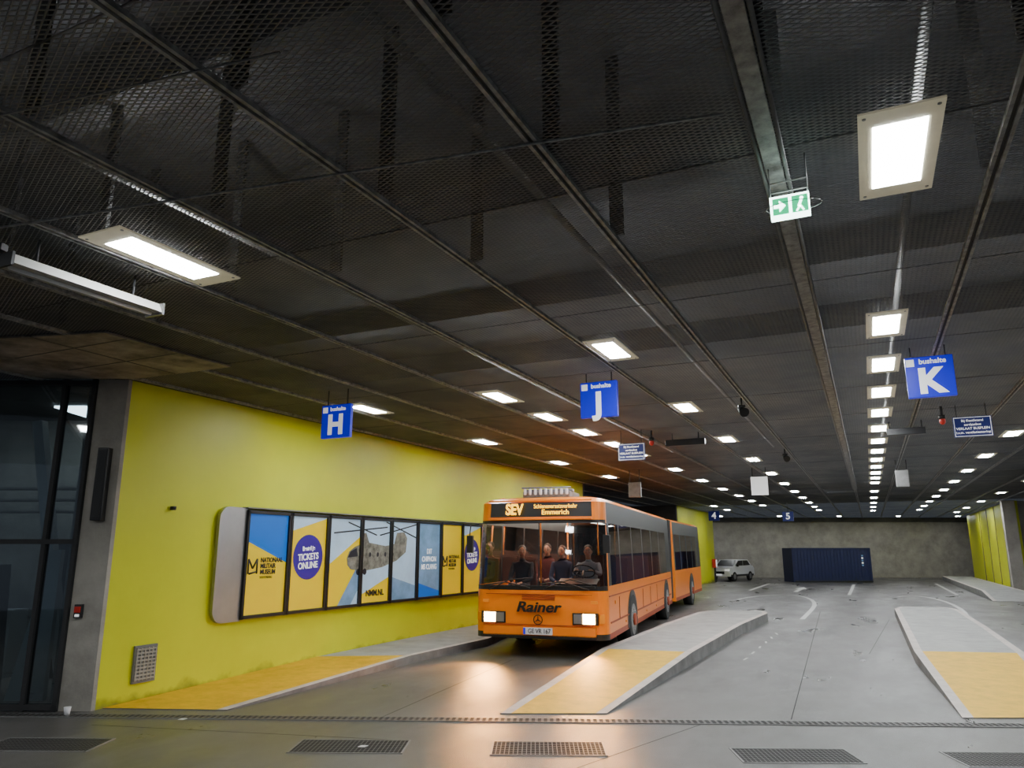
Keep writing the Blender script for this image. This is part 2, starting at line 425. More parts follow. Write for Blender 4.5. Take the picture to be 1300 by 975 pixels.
# ------------------------------------------------------------------ ceiling lights
lm = None
def lamp(x, y, sc=1.):
    global lm
    if lm is None:
        p = Part('ceiling_light')
        fw, fl, iw, il = .182, .47, .118, .335
        for s in (-1, 1):
            p.box((s*(fw+iw)/2, 0, 0), (fw-iw, 2*fl, .012), 'lampframe')
            p.box((0, s*(fl+il)/2, 0), (2*iw, fl-il, .012), 'lampframe')
        p.box((0, 0, -.003), (2*iw, 2*il, .012), 'lamp')
        for sx in (-1, 1):
            for sy in (-1, 1): p.cyl((sx*.155, sy*.43, -.010), (sx*.155, sy*.43, -.005), .01, 'steel', 6)
        o = p.done(); lm = o.data
    else:
        o = bpy.data.objects.new('ceiling_light', lm); COL.objects.link(o)
    o.location = (x, y, CZ-.012); o.scale = (sc, sc, 1)
lamp(.354, 4.42, 1.12)
for y in [8.05+1.8*k for k in range(0, 12)]+[32, 36, 40, 44, 48]: lamp(.354, y)
lamp(-4.75, 3.73, 1.2)
for y in [9.64, 11.5, 13.35, 15.2, 17.05, 20.8, 24.6, 28.4, 32.2, 36, 40]: lamp(-4.75, y)
for y in [7.81+3.83*k for k in range(0, 11)]: lamp(-2.44, y)
for y in [9.6, 13.7, 17.9, 22.1, 39.5, 43.5]: lamp(-7.1, y)
for y in [1.9, 5.6, 9.4, 13.2, 17.05, 20.9, 24.7, 28.5, 32.3, 36.1, 40, 44, 48]: lamp(2.72, y)
for y in [6, 12, 18, 23, 29, 35, 41, 47, 52]: lamp(4.9, y)
for y in [10, 18, 26, 34]: lamp(8.0, y)
for xy in ((-4.75, -.5), (-2.2, -2.2), (.3, -1.6), (-9.5, 1.5), (-7.1, 1.2)): lamp(*xy)
for xc in (14, 18, 22, 26, 30): lamp(*rp(xc, 50.5))

# fluorescent trough at left
tl = empty('ceiling_fluorescent_trough_light', (-5.30, 3.50, CZ-.24))
p = Part('housing')
p.prism([(-.10, -.62, -.03), (.10, -.62, -.03), (.055, -.62, .05), (-.055, -.62, .05)], (0, 1.24, 0), 'tube_off')
p.cyl((0, -.58, -.035), (0, .58, -.035), .018, 'white', 10)
p.box((0, -.62, 0), (.21, .02, .10), 'steeld'); p.box((0, .62, 0), (.21, .02, .10), 'alu')
for y in (-.4, .4): p.cyl((0, y, .04), (0, y, .239), .01, 'steeld', 6)
p.box((-.3, -.75, .08), (.7, .06, .05), 'steeld', (0, 0, .3))
p.done(tl)

# ------------------------------------------------------------------ bus stop signs
def stop_sign(x, y, ztop, letter, w_=.5, h_=.48):
    e = empty('bus_stop_sign', (x, y, ztop-h_/2), (math.pi/2, 0, 0))
    p = Part('panel'); p.box((0, 0, 0), (w_, h_, .06), 'blue'); p.done(e, bevel=.006)
    p = Part('logo'); p.box((-.185, .165, .033), (.08, .08, .006), 'signwhite'); p.done(e)
    text('caption', 'bushalte', .08, 'signwhite', e, (.035, .172, .034), off=.002)
    text('letter', letter, .38, 'signwhite', e, (.0, -.06, .034), off=.017)
    p = Part('hanger')
    top = (CZ-ztop)+h_/2
    for sx in (-.17, .17): p.box((sx, (h_/2+top)/2, -.0), (.012, top-h_/2, .012), 'steeld')
    p.done(e)
stop_sign(.78, 9.2, 4.0, 'K', .47, .46); stop_sign(-2.95, 8.85, 4.0, 'J', .49, .46); stop_sign(-6.63, 8.25, 3.90, 'H', .5, .47)

def info_sign(x, y, ztop):
    e = empty('passenger_notice_sign', (x, y, ztop-.15), (math.pi/2, 0, 0))
    p = Part('panel'); p.box((0, 0, 0), (.52, .32, .03), 'bluedk')
    for sx in (-1, 1): p.box((sx*.245, 0, .017), (.008, .3, .004), 'signwhite'); p.box((0, sx*.145, .017), (.49, .008, .004), 'signwhite')
    for sx in (-.2, .2): p.box((sx, .16+(CZ-ztop)/2, 0), (.01, CZ-ztop+.02, .01), 'steeld')
    p.done(e)
    for i, t in enumerate(('Bij filestilstand', 'aardgasbus', 'VERLAAT BUSPLEIN', 'i.v.m. ventilatiestoring')):
        text('line_%d' % (i+1), t, .052, 'signwhite', e, (0, .095-.062*i, .018), off=.001)
info_sign(1.62, 13.35, 3.92); info_sign(-3.92, 13.6, 3.86)
def beacon(x, y):
    e = empty('warning_beacon', (x, y, CZ-.24))
    p = Part('lamp_body'); p.cyl((0, 0, .06), (0, 0, .2), .02, 'steeld', 8); p.cyl((0, 0, .0), (0, 0, .06), .05, 'black', 12)
    p.sph((0, 0, -.03), (.045, .045, .06), 'red'); p.done(e)
beacon(1.20, 13.1); beacon(-3.5, 13.5)
def led_board(x, y, wd=.75):
    e = empty('departure_display', (x, y, CZ-.22))
    p = Part('housing'); p.box((0, 0, 0), (wd, .12, .12), 'black')
    for sx in (-.25, .25): p.box((sx, 0, .12), (.02, .02, .14), 'steeld')
    p.done(e, bevel=.01)
led_board(-3.0, 14.1); led_board(.75, 14.4, .6)
def speaker(x, y):
    e = empty('loudspeaker', (x, y, CZ-.24), (0, 0, .5))
    p = Part('horn'); p.cyl((0, 0, .05), (0, 0, .18), .012, 'black', 8)
    p.cyl((0, .08, .04), (0, -.10, -.05), .035, 'black', 14, .07); p.box((0, .0, .06), (.10, .04, .03), 'black'); p.done(e)
speaker(-1.50, 11.0); speaker(-1.5, 17.2)
def hang_box(x, y, wd, h, z, m, name='hanging_sign'):
    e = empty(name, (x, y, z), (0, 0, 0))
    p = Part('panel'); p.box((0, 0, 0), (wd, .08, h), m)
    p.box((0, -.045, 0), (wd*.9, .006, h*.9), m)
    for sx in (-.4, .4): p.box((sx*wd, 0, (CZ-z+h/2)/2), (.02, .02, CZ-z-h/2+.02), 'steeld')
    p.done(e, bevel=.01)
hang_box(-2.6, 21.5, .44, .5, 3.62, 'signwhite'); hang_box(.9, 21.2, .30, .42, 3.66, 'steel'); hang_box(-5.85, 20.5, .36, .42, 3.55, 'steel')
for n, xx, yy in (('4', -6.5, 36), ('5', -3.4, 38)):
    e = empty('bay_number_sign', (xx, yy, 3.45), (math.pi/2, 0, 0))
    p = Part('panel'); p.box((0, 0, 0), (.5, .44, .04), 'bluedk'); p.box((0, .44, 0), (.02, .45, .02), 'steeld'); p.done(e)
    text('number', n, .42, 'signwhite', e, (0, 0, .022), off=.008)
# exit sign
e = empty('emergency_exit_sign', (-.23, 4.18, 3.80), (math.pi/2, 0, 0))
p = Part('panel'); p.box((0, 0, 0), (.21, .13, .05), 'exitwhite')
p.box((-.048, 0, .027), (.085, .10, .004), 'green'); p.box((.055, 0, .027), (.085, .10, .004), 'green')
p.poly([(-.02, 0, .031), (-.055, .035, .031), (-.055, -.035, .031)], 'exitwhite'); p.box((-.07, 0, .030), (.03, .02, .003), 'exitwhite')
p.sph((.065, .03, .031), (.01, .01, .003), 'exitwhite'); p.box((.055, 0, .030), (.014, .04, .003), 'exitwhite', (0, 0, -.4)); p.box((.065, -.03, .030), (.01, .035, .003), 'exitwhite', (0, 0, .5)); p.box((.045, -.03, .030), (.01, .035, .003), 'exitwhite', (0, 0, -.6))
p.done(e)
p = Part('mounting_bracket')
pts = [(.15*math.cos(a)+.02, .0, .08*math.sin(a)) for a in [k*math.pi/8 for k in range(17)]]
p.tube(pts, .002, 'steel', 5)
for sx in (-.10, .10): p.cyl((sx, .06, 0), (sx, .31, 0), .004, 'steel', 6)
for z in (.10, .16): p.cyl((-.1, z, 0), (.1, z, 0), .004, 'steel', 6)
p.done(e)

# ------------------------------------------------------------------ advertising display
W_, H_ = .97, 1.62; NP = 9
ad = empty('advertising_poster_display', (WX+.02, 8.67, .88), (math.pi/2, 0, math.pi/2))
p = Part('end_panel')
r = .18
out = [(0.02, -.02)]
for k in range(7):
    a = math.radians(270-k*15); out.append((-.52+r+r*math.cos(a), -.02+r+r*math.sin(a)))
for k in range(7):
    a = math.radians(180-k*15); out.append((-.52+r+r*math.cos(a), H_+.03-r+r*math.sin(a)))
out.append((.02, H_+.03))
p.prism([(x, y, 0) for x, y in out], (0, 0, .06), 'alu')
p.box((NP*W_/2, H_+.03, .05), (NP*W_+.05, .02, .12), 'steel'); p.done(ad)
p = Part('frames')
for i in range(NP):
    x0 = i*W_
    p.box((x0+W_/2, H_/2, .035), (W_-.01, H_, .05), 'black')
    for sx in (0, 1): p.box((x0+.027+sx*(W_-.054), H_/2, .075), (.045, H_, .05), 'black')
    for sy in (0, 1): p.box((x0+W_/2, .03+sy*(H_-.06), .075), (W_-.01, .05, .05), 'black')
p.done(ad, bevel=.004)
p = Part('poster_prints')
z0 = .064
def rect(x0, y0, x1, y1, m, z): p.poly([(x0, y0, z), (x1, y0, z), (x1, y1, z), (x0, y1, z)], m)
for i in range(NP):
    a, b = i*W_+.045, (i+1)*W_-.045; c, d_ = .05, H_-.05
    k = (0, 1, 2, 3, 4, 5, 6, 1, 6)[i]
    base = {0: 'pyellow', 1: 'pyellow', 2: 'plight', 3: 'plight', 4: 'plight', 5: 'pgrey', 6: 'pyellow'}[k]
    rect(a, c, b, d_, base, z0)
    z1 = z0+.002
    if k == 0: p.poly([(a, d_, z1), (a, d_-.42, z1), (b, d_-.75, z1), (b, d_, z1)], 'pblue')
    if k == 1:
        p.poly([(a, d_, z1), (a, d_-.25, z1), (b, d_-.02, z1), (b, d_, z1)], 'plight')
        p.poly([((a+b)/2+.37*math.cos(t), .90+.37*math.sin(t), z1+.002) for t in [j*math.pi/16 for j in range(32)]], 'ppurple')
    if k == 2:
        p.poly([(a, c, z1), (a, .75, z1), (b, 1.25, z1), (b, .78, z1), (a+.3, c, z1)], 'pyellow')
        p.poly([(a+.3, c, z1), (b, .78, z1), (b, c+.25, z1), (b-.2, c, z1)], 'pgrey')
    if k == 3: p.poly([(a, c, z1), (a, .2, z1), (b, .5, z1), (b, c, z1)], 'pyellow')
    if k == 4: p.poly([(a, c, z1), (a, .5, z1), (b, .3, z1), (b, c, z1)], 'pgrey')
    if k == 5: p.poly([(a, c, z1), (a, .35, z1), (b, .15, z1), (b, c, z1)], 'pblue')
z2 = z0+.005
heli = [(2.50, .92), (2.56, 1.04), (2.72, 1.12), (2.86, 1.16), (2.90, 1.36), (3.06, 1.38), (3.16, 1.20), (3.7, 1.14), (4.0, 1.18), (4.08, 1.40), (4.35, 1.42), (4.46, 1.30), (4.42, 1.02), (4.1, .86), (3.6, .74), (3.0, .68), (2.62, .72), (2.52, .80)]
p.poly([(x, y-.05, z2) for x, y in heli], 'ptan')
p.poly([(x, y, z2+.001) for x, y in ((2.53, .88), (2.60, .99), (2.78, 1.05), (2.82, .90))], 'pblack')
for x in (2.95, 3.2, 3.45, 3.7, 3.95): p.poly([(x+.035*math.cos(t), .93+.045*math.sin(t), z2+.001) for t in [j*math.pi/5 for j in range(10)]], 'pblack')
for x in (2.85, 3.05, 3.9): p.poly([(x+.06*math.cos(t), .62+.06*math.sin(t), z2+.001) for t in [j*math.pi/6 for j in range(12)]], 'pblack')
for (xa, ya), (xb, yb) in (((2.1, 1.30), (3.75, 1.44)), ((2.5, 1.50), (3.4, 1.28)), ((3.5, 1.28), (4.8, 1.52)), ((3.7, 1.54), (4.8, 1.25))):
    p.poly([(xa, ya, z2+.001), (xb, yb, z2+.001), (xb, yb+.025, z2+.001), (xa, ya+.025, z2+.001)], 'pblack')
p.done(ad, recalc=False)
for i in (0, 6, 8):
    cx = i*W_+W_/2
    q = Part('museum_logo')
    xs = cx-.38
    for (xa, ya), (xb, yb) in (((xs, .66), (xs, .88)), ((xs, .88), (xs+.09, .74)), ((xs+.09, .74), (xs+.18, .88)), ((xs+.18, .88), (xs+.18, .66)), ((xs+.02, .66), (xs+.16, .69))):
        q.cyl((xa, ya, z0+.004), (xb, yb, z0+.004), .014, 'pblack', 6)
    q.done(ad)
    for j, t in enumerate(('NATIONAAL', 'MILITAIR', 'MUSEUM')):
        text('title_%d' % j, t, .10, 'pblack', ad, (cx-.13, .86-.09*j, z0+.006), off=.003, align='LEFT', sx=.85)
    text('subtitle', 'SOESTERBERG', .05, 'pblack', ad, (cx-.13, .60, z0+.006), align='LEFT', sx=.85)
for i in (1, 7):
    cx = i*W_+W_/2
    for j, (t, s) in enumerate((('Bestel je', .10), ('TICKETS', .15), ('ONLINE', .15))):
        text('ticket_text_%d' % j, t, s, 'signwhite', ad, (cx, 1.04-.14*j, z0+.008), rot=(0, 0, .06), off=.003, sx=.9)
text('web_text', 'NMM.NL', .15, 'pblack', ad, (3*W_+W_/2, .22, z0+.009), off=.005)
for j, t in enumerate(('DIT', 'CHIPHON', 'MS CLANG')):
    text('slogan_%d' % j, t, .15, 'signwhite', ad, (5*W_+W_/2, .98-.16*j, z0+.008), off=.002, sx=.85)

# wall accessories
e = empty('wall_vent_grille', (WX+.02, 7.15, .46), (math.pi/2, 0, math.pi/2))
p = Part('grille'); p.box((0, 0, .0), (.34, .46, .03), 'curbside')
for k in range(9): p.box((0, -.18+.045*k, .02), (.30, .02, .02), 'conc')
for k in range(6): p.box((-.14+.056*k, 0, .02), (.014, .40, .022), 'conc')
p.done(e)
e = empty('wall_sensor', (WX+.03, 7.35, 2.46)); p = Part('body'); p.box((0, 0, 0), (.06, .05, .05), 'steeld'); p.box((.035, 0, 0), (.02, .03, .03), 'black'); p.done(e)
px, py = -8.83, 6.385
e = empty('vertical_display_unit', (px+.03, py-.04, 2.72), (0, 0, TH)); p = Part('housing'); p.box((0, 0, 0), (.14, .1, .92), 'black'); p.box((0, -.055, 0), (.10, .01, .86), 'steeld'); p.done(e, bevel=.01)
e = empty('fire_alarm_button', (px-.08, py-.06, 1.16), (0, 0, TH)); p = Part('body'); p.box((0, 0, 0), (.09, .05, .16), 'steeld'); p.box((0, -.03, .02), (.07, .02, .07), 'red'); p.box((0, -.03, -.05), (.05, .01, .03), 'signwhite'); p.done(e)
e = empty('paper_cup', (-8.72, 6.2, 0)); p = Part('cup'); p.cyl((0, 0, 0), (0, 0, .09), .03, 'white', 14, .04); p.torus((0, 0, .09), .04, .003, 'white'); p.done(e)
p = Part('litter_paper')
for x, y in ((-7.3, 6.55), (-4.72, 6.45)):
    p.prism([(x, y, .012), (x+.07, y+.01, .014), (x+.08, y+.06, .02), (x+.01, y+.05, .016)], (0, 0, .006), 'white')
p.done()

# ------------------------------------------------------------------ BUS
BUS_LOC = Vector((-5.53, 12.85, 0)); BA = math.radians(7)
bus = empty('articulated_bus', BUS_LOC, (0, 0, BA))

def hull(name, L, ys, front, parent, rear=False, wins=()):
    p = Part(name); bm = p.bm
    zs = [.34, .44, 1.18, 1.26, 2.38, 2.44, 2.50, 2.77, 2.84, 2.89]
    def hw(z):
        if z <= 1.22: return 1.25
        if z <= 2.77: return 1.25-.05*(z-1.22)/1.54
        return {2.84: 1.12, 2.89: .85}[z]
    def fo(z):
        if z <= 1.22: return 0
        if z <= 2.77: return .13*(z-1.22)/1.54
        return {2.84: .24, 2.89: .55}[z]
    cols = []
    for y in reversed(ys): cols.append(('R', y))
    rad = .22 if front else .12
    for k in range(1, 6): cols.append(('CR', math.radians(90*k/6)))
    for t in (1, .5, .012, -.012, -.5, -1): cols.append(('F', t))
    for k in range(5, 0, -1): cols.append(('CL', math.radians(90*k/6)))
    for y in ys: cols.append(('L', y))
    grid = []
    for z in zs:
        h = hw(z); f = fo(z) if front else fo(z)*.3
        row = []
        for kd, u in cols:
            if kd in 'RL' and len(kd) == 1:
                y = u
                if u == ys[0]: y = f+rad
                if u == ys[-1] and z > 2.8 and rear: y = u-.15
                row.append(bm.verts.new((h if kd == 'R' else -h, y, z)))
            elif kd[0] == 'C':
                s = 1 if kd[1] == 'R' else -1
                row.append(bm.verts.new((s*(h-rad+rad*math.cos(u)), f+rad-rad*math.sin(u), z)))
            else:
                bow = -.05*(1-u*u) if front else 0
                row.append(bm.verts.new((u*(h-rad), f+bow, z)))
        grid.append(row)
    n = len(cols); nr = len(ys)-1
    for j in range(len(zs)-1):
        za, zb = zs[j], zs[j+1]
        for i in range(n-1):
            k0, k1 = cols[i][0], cols[i+1][0]
            side = (k0 in ('R', 'L') and k1 in ('R', 'L'))
            mat = 'orange'
            if side:
                seg = (nr-1-i) if k0 == 'R' else (i-(n-nr-1))
                if za >= 1.25 and zb <= 2.39: mat = 'glassside' if seg in wins else 'black'
                elif za >= 2.37 and zb <= 2.78: mat = 'black'
                elif zb <= .45: mat = 'oranged'
            else:
                if zb <= .45: mat = 'black' if front else 'orange'
                if front:
                    core = (k0 == 'F' or k1 == 'F' or (k0[0] == 'C' and k1[0] == 'C'))
                    if za >= 1.25 and zb <= 2.45 and core:
                        mat = 'glass'
                        if k0 == 'F' and k1 == 'F' and abs(cols[i][1]) < .02 and abs(cols[i+1][1]) < .02: mat = 'black'
                        if zb > 2.4: mat = 'black'
                    if za == 1.18 and core: mat = 'black'
                    if za >= 2.49 and zb <= 2.78 and (k0 == 'F' and k1 == 'F'): mat = 'black'
                else:
                    mat = 'bellow' if not rear else mat
            f_ = bm.faces.new((grid[j][i], grid[j][i+1], grid[j+1][i+1], grid[j+1][i])); f_.material_index = p.mi(mat)
            f_.smooth = False
    f_ = bm.faces.new(grid[-1]); f_.material_index = p.mi('orange')
    xr = [grid[j][0] for j in range(len(zs))]; xl = [grid[j][-1] for j in range(len(zs))]
    for j in range(len(zs)-1):
        f_ = bm.faces.new((xr[j], xr[j+1], xl[j+1], xl[j])); f_.material_index = p.mi('black' if not rear else 'orange')
    return p.done(parent)

ysF = [.24, .5, 1.45, 1.55, 2.95, 3.05, 4.45, 4.55, 5.95, 6.05, 7.45, 7.55, 8.95, 9.05, 9.9]
hull('front_body', 9.9, ysF, True, bus, wins={1, 3, 5, 7, 9, 11})
tr_ = empty('rear_section', (0, 10.4, 0), (0, 0, math.radians(-2.5)), bus)
ysT = [.62, .75, 1.95, 2.05, 3.35, 3.45, 4.75, 4.85, 6.1, 7.1]
tb = empty('rear_shell_origin', (0, .4, 0), (0, 0, 0), tr_)
ysT2 = [.13]+[y-.4 for y in ysT[1:]]
hull('rear_body', 6.7, ysT2, False, tb, rear=True, wins={1, 3, 5, 7})
p = Part('bellows')
for k in range(9):
    y = 9.92+k*.11; g = 0 if k % 2 else .05
    p.box((-.0-(.004*k), y, 1.62), (2.46-g, .06, 2.35-g), 'bellow')
p.box((0, 10.35, 1.6), (2.30, .98, 2.2), 'bellow')
p.done(bus)
FY = -.055
p = Part('front_fittings')
p.box((0, -.01, .47), (2.1, .12, .16), 'orange')
p.box((0, -.02, .385), (2.1, .1, .05), 'black')
p.box((0, FY+.0, 1.11), (2.0, .02, .012), 'oranged')
p.box((0, FY+.0, .58), (2.0, .02, .012), 'oranged')
for k in range(4): p.box((0, FY+.002, 1.015+.024*k), (.62, .012, .011), 'oranged')
for s in (-1, 1):
    p.box((s*.86, -.02, .70), (.46, .07, .20), 'black')
    p.box((s*.93, -.055, .70), (.22, .02, .17), 'head')
    p.box((s*.73, -.055, .70), (.15, .02, .16), 'alu')
    p.box((s*1.13, .05, .70), (.10, .10, .15), 'ind', (0, 0, s*.5))
    p.box((s*1.02, -.0, .98), (.12, .05, .05), 'ind')
p.torus((0, FY-.03, .67), .08, .009, 'black', (math.pi/2, 0, 0))
for a in (90, 210, 330): p.cyl((0, FY-.03, .67), (.075*math.cos(math.radians(a)), FY-.03, .67+.075*math.sin(math.radians(a))), .010, 'black', 6, .004)
p.box((0, FY-.04, .475), (.54, .02, .12), 'white'); p.box((-.25, FY-.052, .475), (.04, .004, .11), 'blue')
p.box((0, .045, 2.46), (2.0, .05, .03), 'orange')
p.box((0, .085, 2.80), (2.0, .05, .03), 'orange')
p.box((0, -.04, 1.245), (2.1, .03, .04), 'black')
p.done(bus, bevel=.004)
text('operator_name', 'Rainer', .25, 'black', bus, (0.0, FY-.045, .885), rot=(math.pi/2, 0, 0), off=.006, sx=1.25, ext=.012).data.shear = .25
text('plate_number', 'GE VR 167', .11, 'black', bus, (.03, FY-.056, .475), rot=(math.pi/2, 0, 0), off=.001, sx=.85)
text('route_code', 'SEV', .28, 'amber', bus, (-.48, .020, 2.63), rot=(math.pi/2-.08, 0, 0), off=.008, sx=.78, ext=.004)
text('route_line_1', 'Schienenersatzverkehr', .108, 'amber', bus, (.32, .020, 2.69), rot=(math.pi/2-.08, 0, 0), off=.0, sx=.84, ext=.004)
text('route_line_2', 'Emmerich', .13, 'amber', bus, (.32, .014, 2.58), rot=(math.pi/2-.08, 0, 0), off=.0005, ext=.004)
p = Part('wipers')
p.tube([(-.15, -.09, 1.22), (-.62, -.07, 1.32), (-1.05, -.04, 1.26)], .012, 'black', 6)
p.tube([(-.95, -.05, 1.18), (-.55, -.075, 1.36), (-.1, -.07, 1.40)], .010, 'black', 6)
p.tube([(.95, -.09, 1.20), (.45, -.09, 1.34), (.05, -.08, 1.29)], .012, 'black', 6)
p.tube([(.1, -.09, 1.20), (.6, -.08, 1.38), (1.0, -.05, 1.28)], .010, 'black', 6)
p.done(bus)
p = Part('mirrors')
for s in (-1, 1):
    p.tube([(s*1.12, .1, 2.4), (s*1.30, -.12, 2.35), (s*1.32, -.14, 2.1)], .012, 'black', 6)
    p.box((s*1.30, -.14, 2.0), (.12, .07, .32), 'black')
p.done(bus, bevel=.02)
p = Part('roof_ventilation_unit')
p.box((.0, .95, 2.95), (.95, .8, .12), 'steel'); p.box((0, .75, 3.03), (1.0, .12, .06), 'steel')
for k in range(9): p.box((-.42+.105*k, .52, 3.0), (.05, .05, .12), 'white')
p.box((0, .55, 3.08), (1.0, .04, .03), 'steel')
p.box((.1, 4.5, 2.93), (1.1, 1.2, .10), 'steel')
p.done(bus, bevel=.015)
p = Part('interior')
p.box((0, 5.1, .70), (2.3, 9.3, .06), 'rubber')
p.box((0, .36, 1.02), (2.15, .30, .40), 'black')
p.box((.62, .52, 1.26), (.75, .3, .14), 'black', (.3, 0, 0))
for s in (-1, 1):
    p.box((s*.62, 5.2, 2.66), (.14, 8.0, .03), 'buslamp')
    for k in range(6):
        y = 2.6+1.15*k
        if s == -1 and k in (2,): continue
        for dx in (.55, .95):
            p.box((s*dx, y, 1.10), (.40, .42, .08), 'seat'); p.box((s*dx, y+.22, 1.42), (.40, .07, .62), 'seat')
            p.cyl((s*dx, y, .72), (s*dx, y, 1.08), .04, 'steeld', 8)
p.box((.68, 1.22, 1.05), (.46, .45, .1), 'seat'); p.box((.68, 1.46, 1.42), (.46, .08, .75), 'seat'); p.box((.68, 1.25, .86), (.4, .4, .3), 'black')
p.box((-.82, 1.62, 1.05), (.44, .42, .1), 'seat'); p.box((-.82, 1.85, 1.38), (.44, .08, .65), 'seat'); p.box((-.82, 1.62, .86), (.36, .36, .3), 'black')
p.box((-.1, 2.12, 1.05), (.44, .42, .1), 'seat'); p.box((-.1, 2.35, 1.38), (.44, .08, .65), 'seat'); p.box((-.1, 2.12, .86), (.36, .36, .3), 'black')
for x, y in ((-.35, 1.35), (.25, 1.7), (-.3, 3.4), (.3, 3.9), (.3, 6)): p.cyl((x, y, .72), (x, y, 2.75), .017, 'ind', 8)
p.box((.68, 1.6, 1.9), (.9, .03, 1.4), 'glassside')
p.torus((.66, .80, 1.50), .21, .014, 'black', (-.6, 0, 0)); p.cyl((.66, .80, 1.50), (.66, .58, 1.25), .03, 'black', 8)
p.cyl((.46, .80, 1.50), (.86, .80, 1.50), .010, 'black', 6)
p.done(bus)
def wheel(pt, x, y, s):
    pt.cyl((s*(x-.30), y, .49), (s*x, y, .49), .49, 'rubber', 28)
    pt.cyl((s*(x-.01), y, .49), (s*(x+.006), y, .49), .31, 'steel', 24)
    pt.cyl((s*(x), y, .49), (s*(x+.05), y, .49), .12, 'oranged', 16)
    for k in range(8):
        a = k*math.pi/4; pt.cyl((s*x, y+.2*math.cos(a), .49+.2*math.sin(a)), (s*(x+.02), y+.2*math.cos(a), .49+.2*math.sin(a)), .02, 'alu', 6)
def arch(pt, y, s):
    pts = [(s*1.252, y+.62*math.cos(t), max(.34, .49+.60*math.sin(t))) for t in [math.radians(-12+204*k/16) for k in range(17)]]
    pt.prism(pts, (s*.006, 0, 0), 'black')
p = Part('wheels')
for s in (-1, 1):
    for y in (2.7, 8.6): arch(p, y, s); wheel(p, 1.27, y, s)
p.box((0, 4.8, .5), (1.7, 8.5, .3), 'black')
p.done(bus)
p = Part('rear_wheels')
for s in (-1, 1): arch(p, 4.2, s); wheel(p, 1.27, 4.2, s)
p.box((0, 3.6, .5), (1.7, 6.0, .3), 'black'); p.done(tr_)
p = Part('side_trim')
for s in (-1, 1):
    p.box((s*1.255, 5.0, .62), (.012, 9.4, .03), 'oranged'); p.box((s*1.255, 5.0, 1.08), (.012, 9.6, .02), 'oranged')
    for y in (1.2, 4.2, 5.4, 6.6): p.box((s*1.254, y, .83), (.01, .012, .4), 'oranged')
    p.box((s*1.255, .8, .95), (.02, .12, .06), 'ind')
    for y in (1.9, 3.2, 4.7, 6.4): p.box((s*1.255, y, .52), (.02, .10, .04), 'ind')
p.done(bus)
for s in (-.93, .93):
    ld = bpy.data.lights.new('headlight_beam', 'SPOT'); ld.energy = 520; ld.color = (1, .42, .10); ld.spot_size = math.radians(70); ld.spot_blend = .9; ld.shadow_soft_size = .08
    lo = bpy.data.objects.new('headlight_beam', ld); COL.objects.link(lo); lo.parent = bus; lo.location = (s, -.12, .70); lo.rotation_euler = (math.radians(70), 0, math.pi)

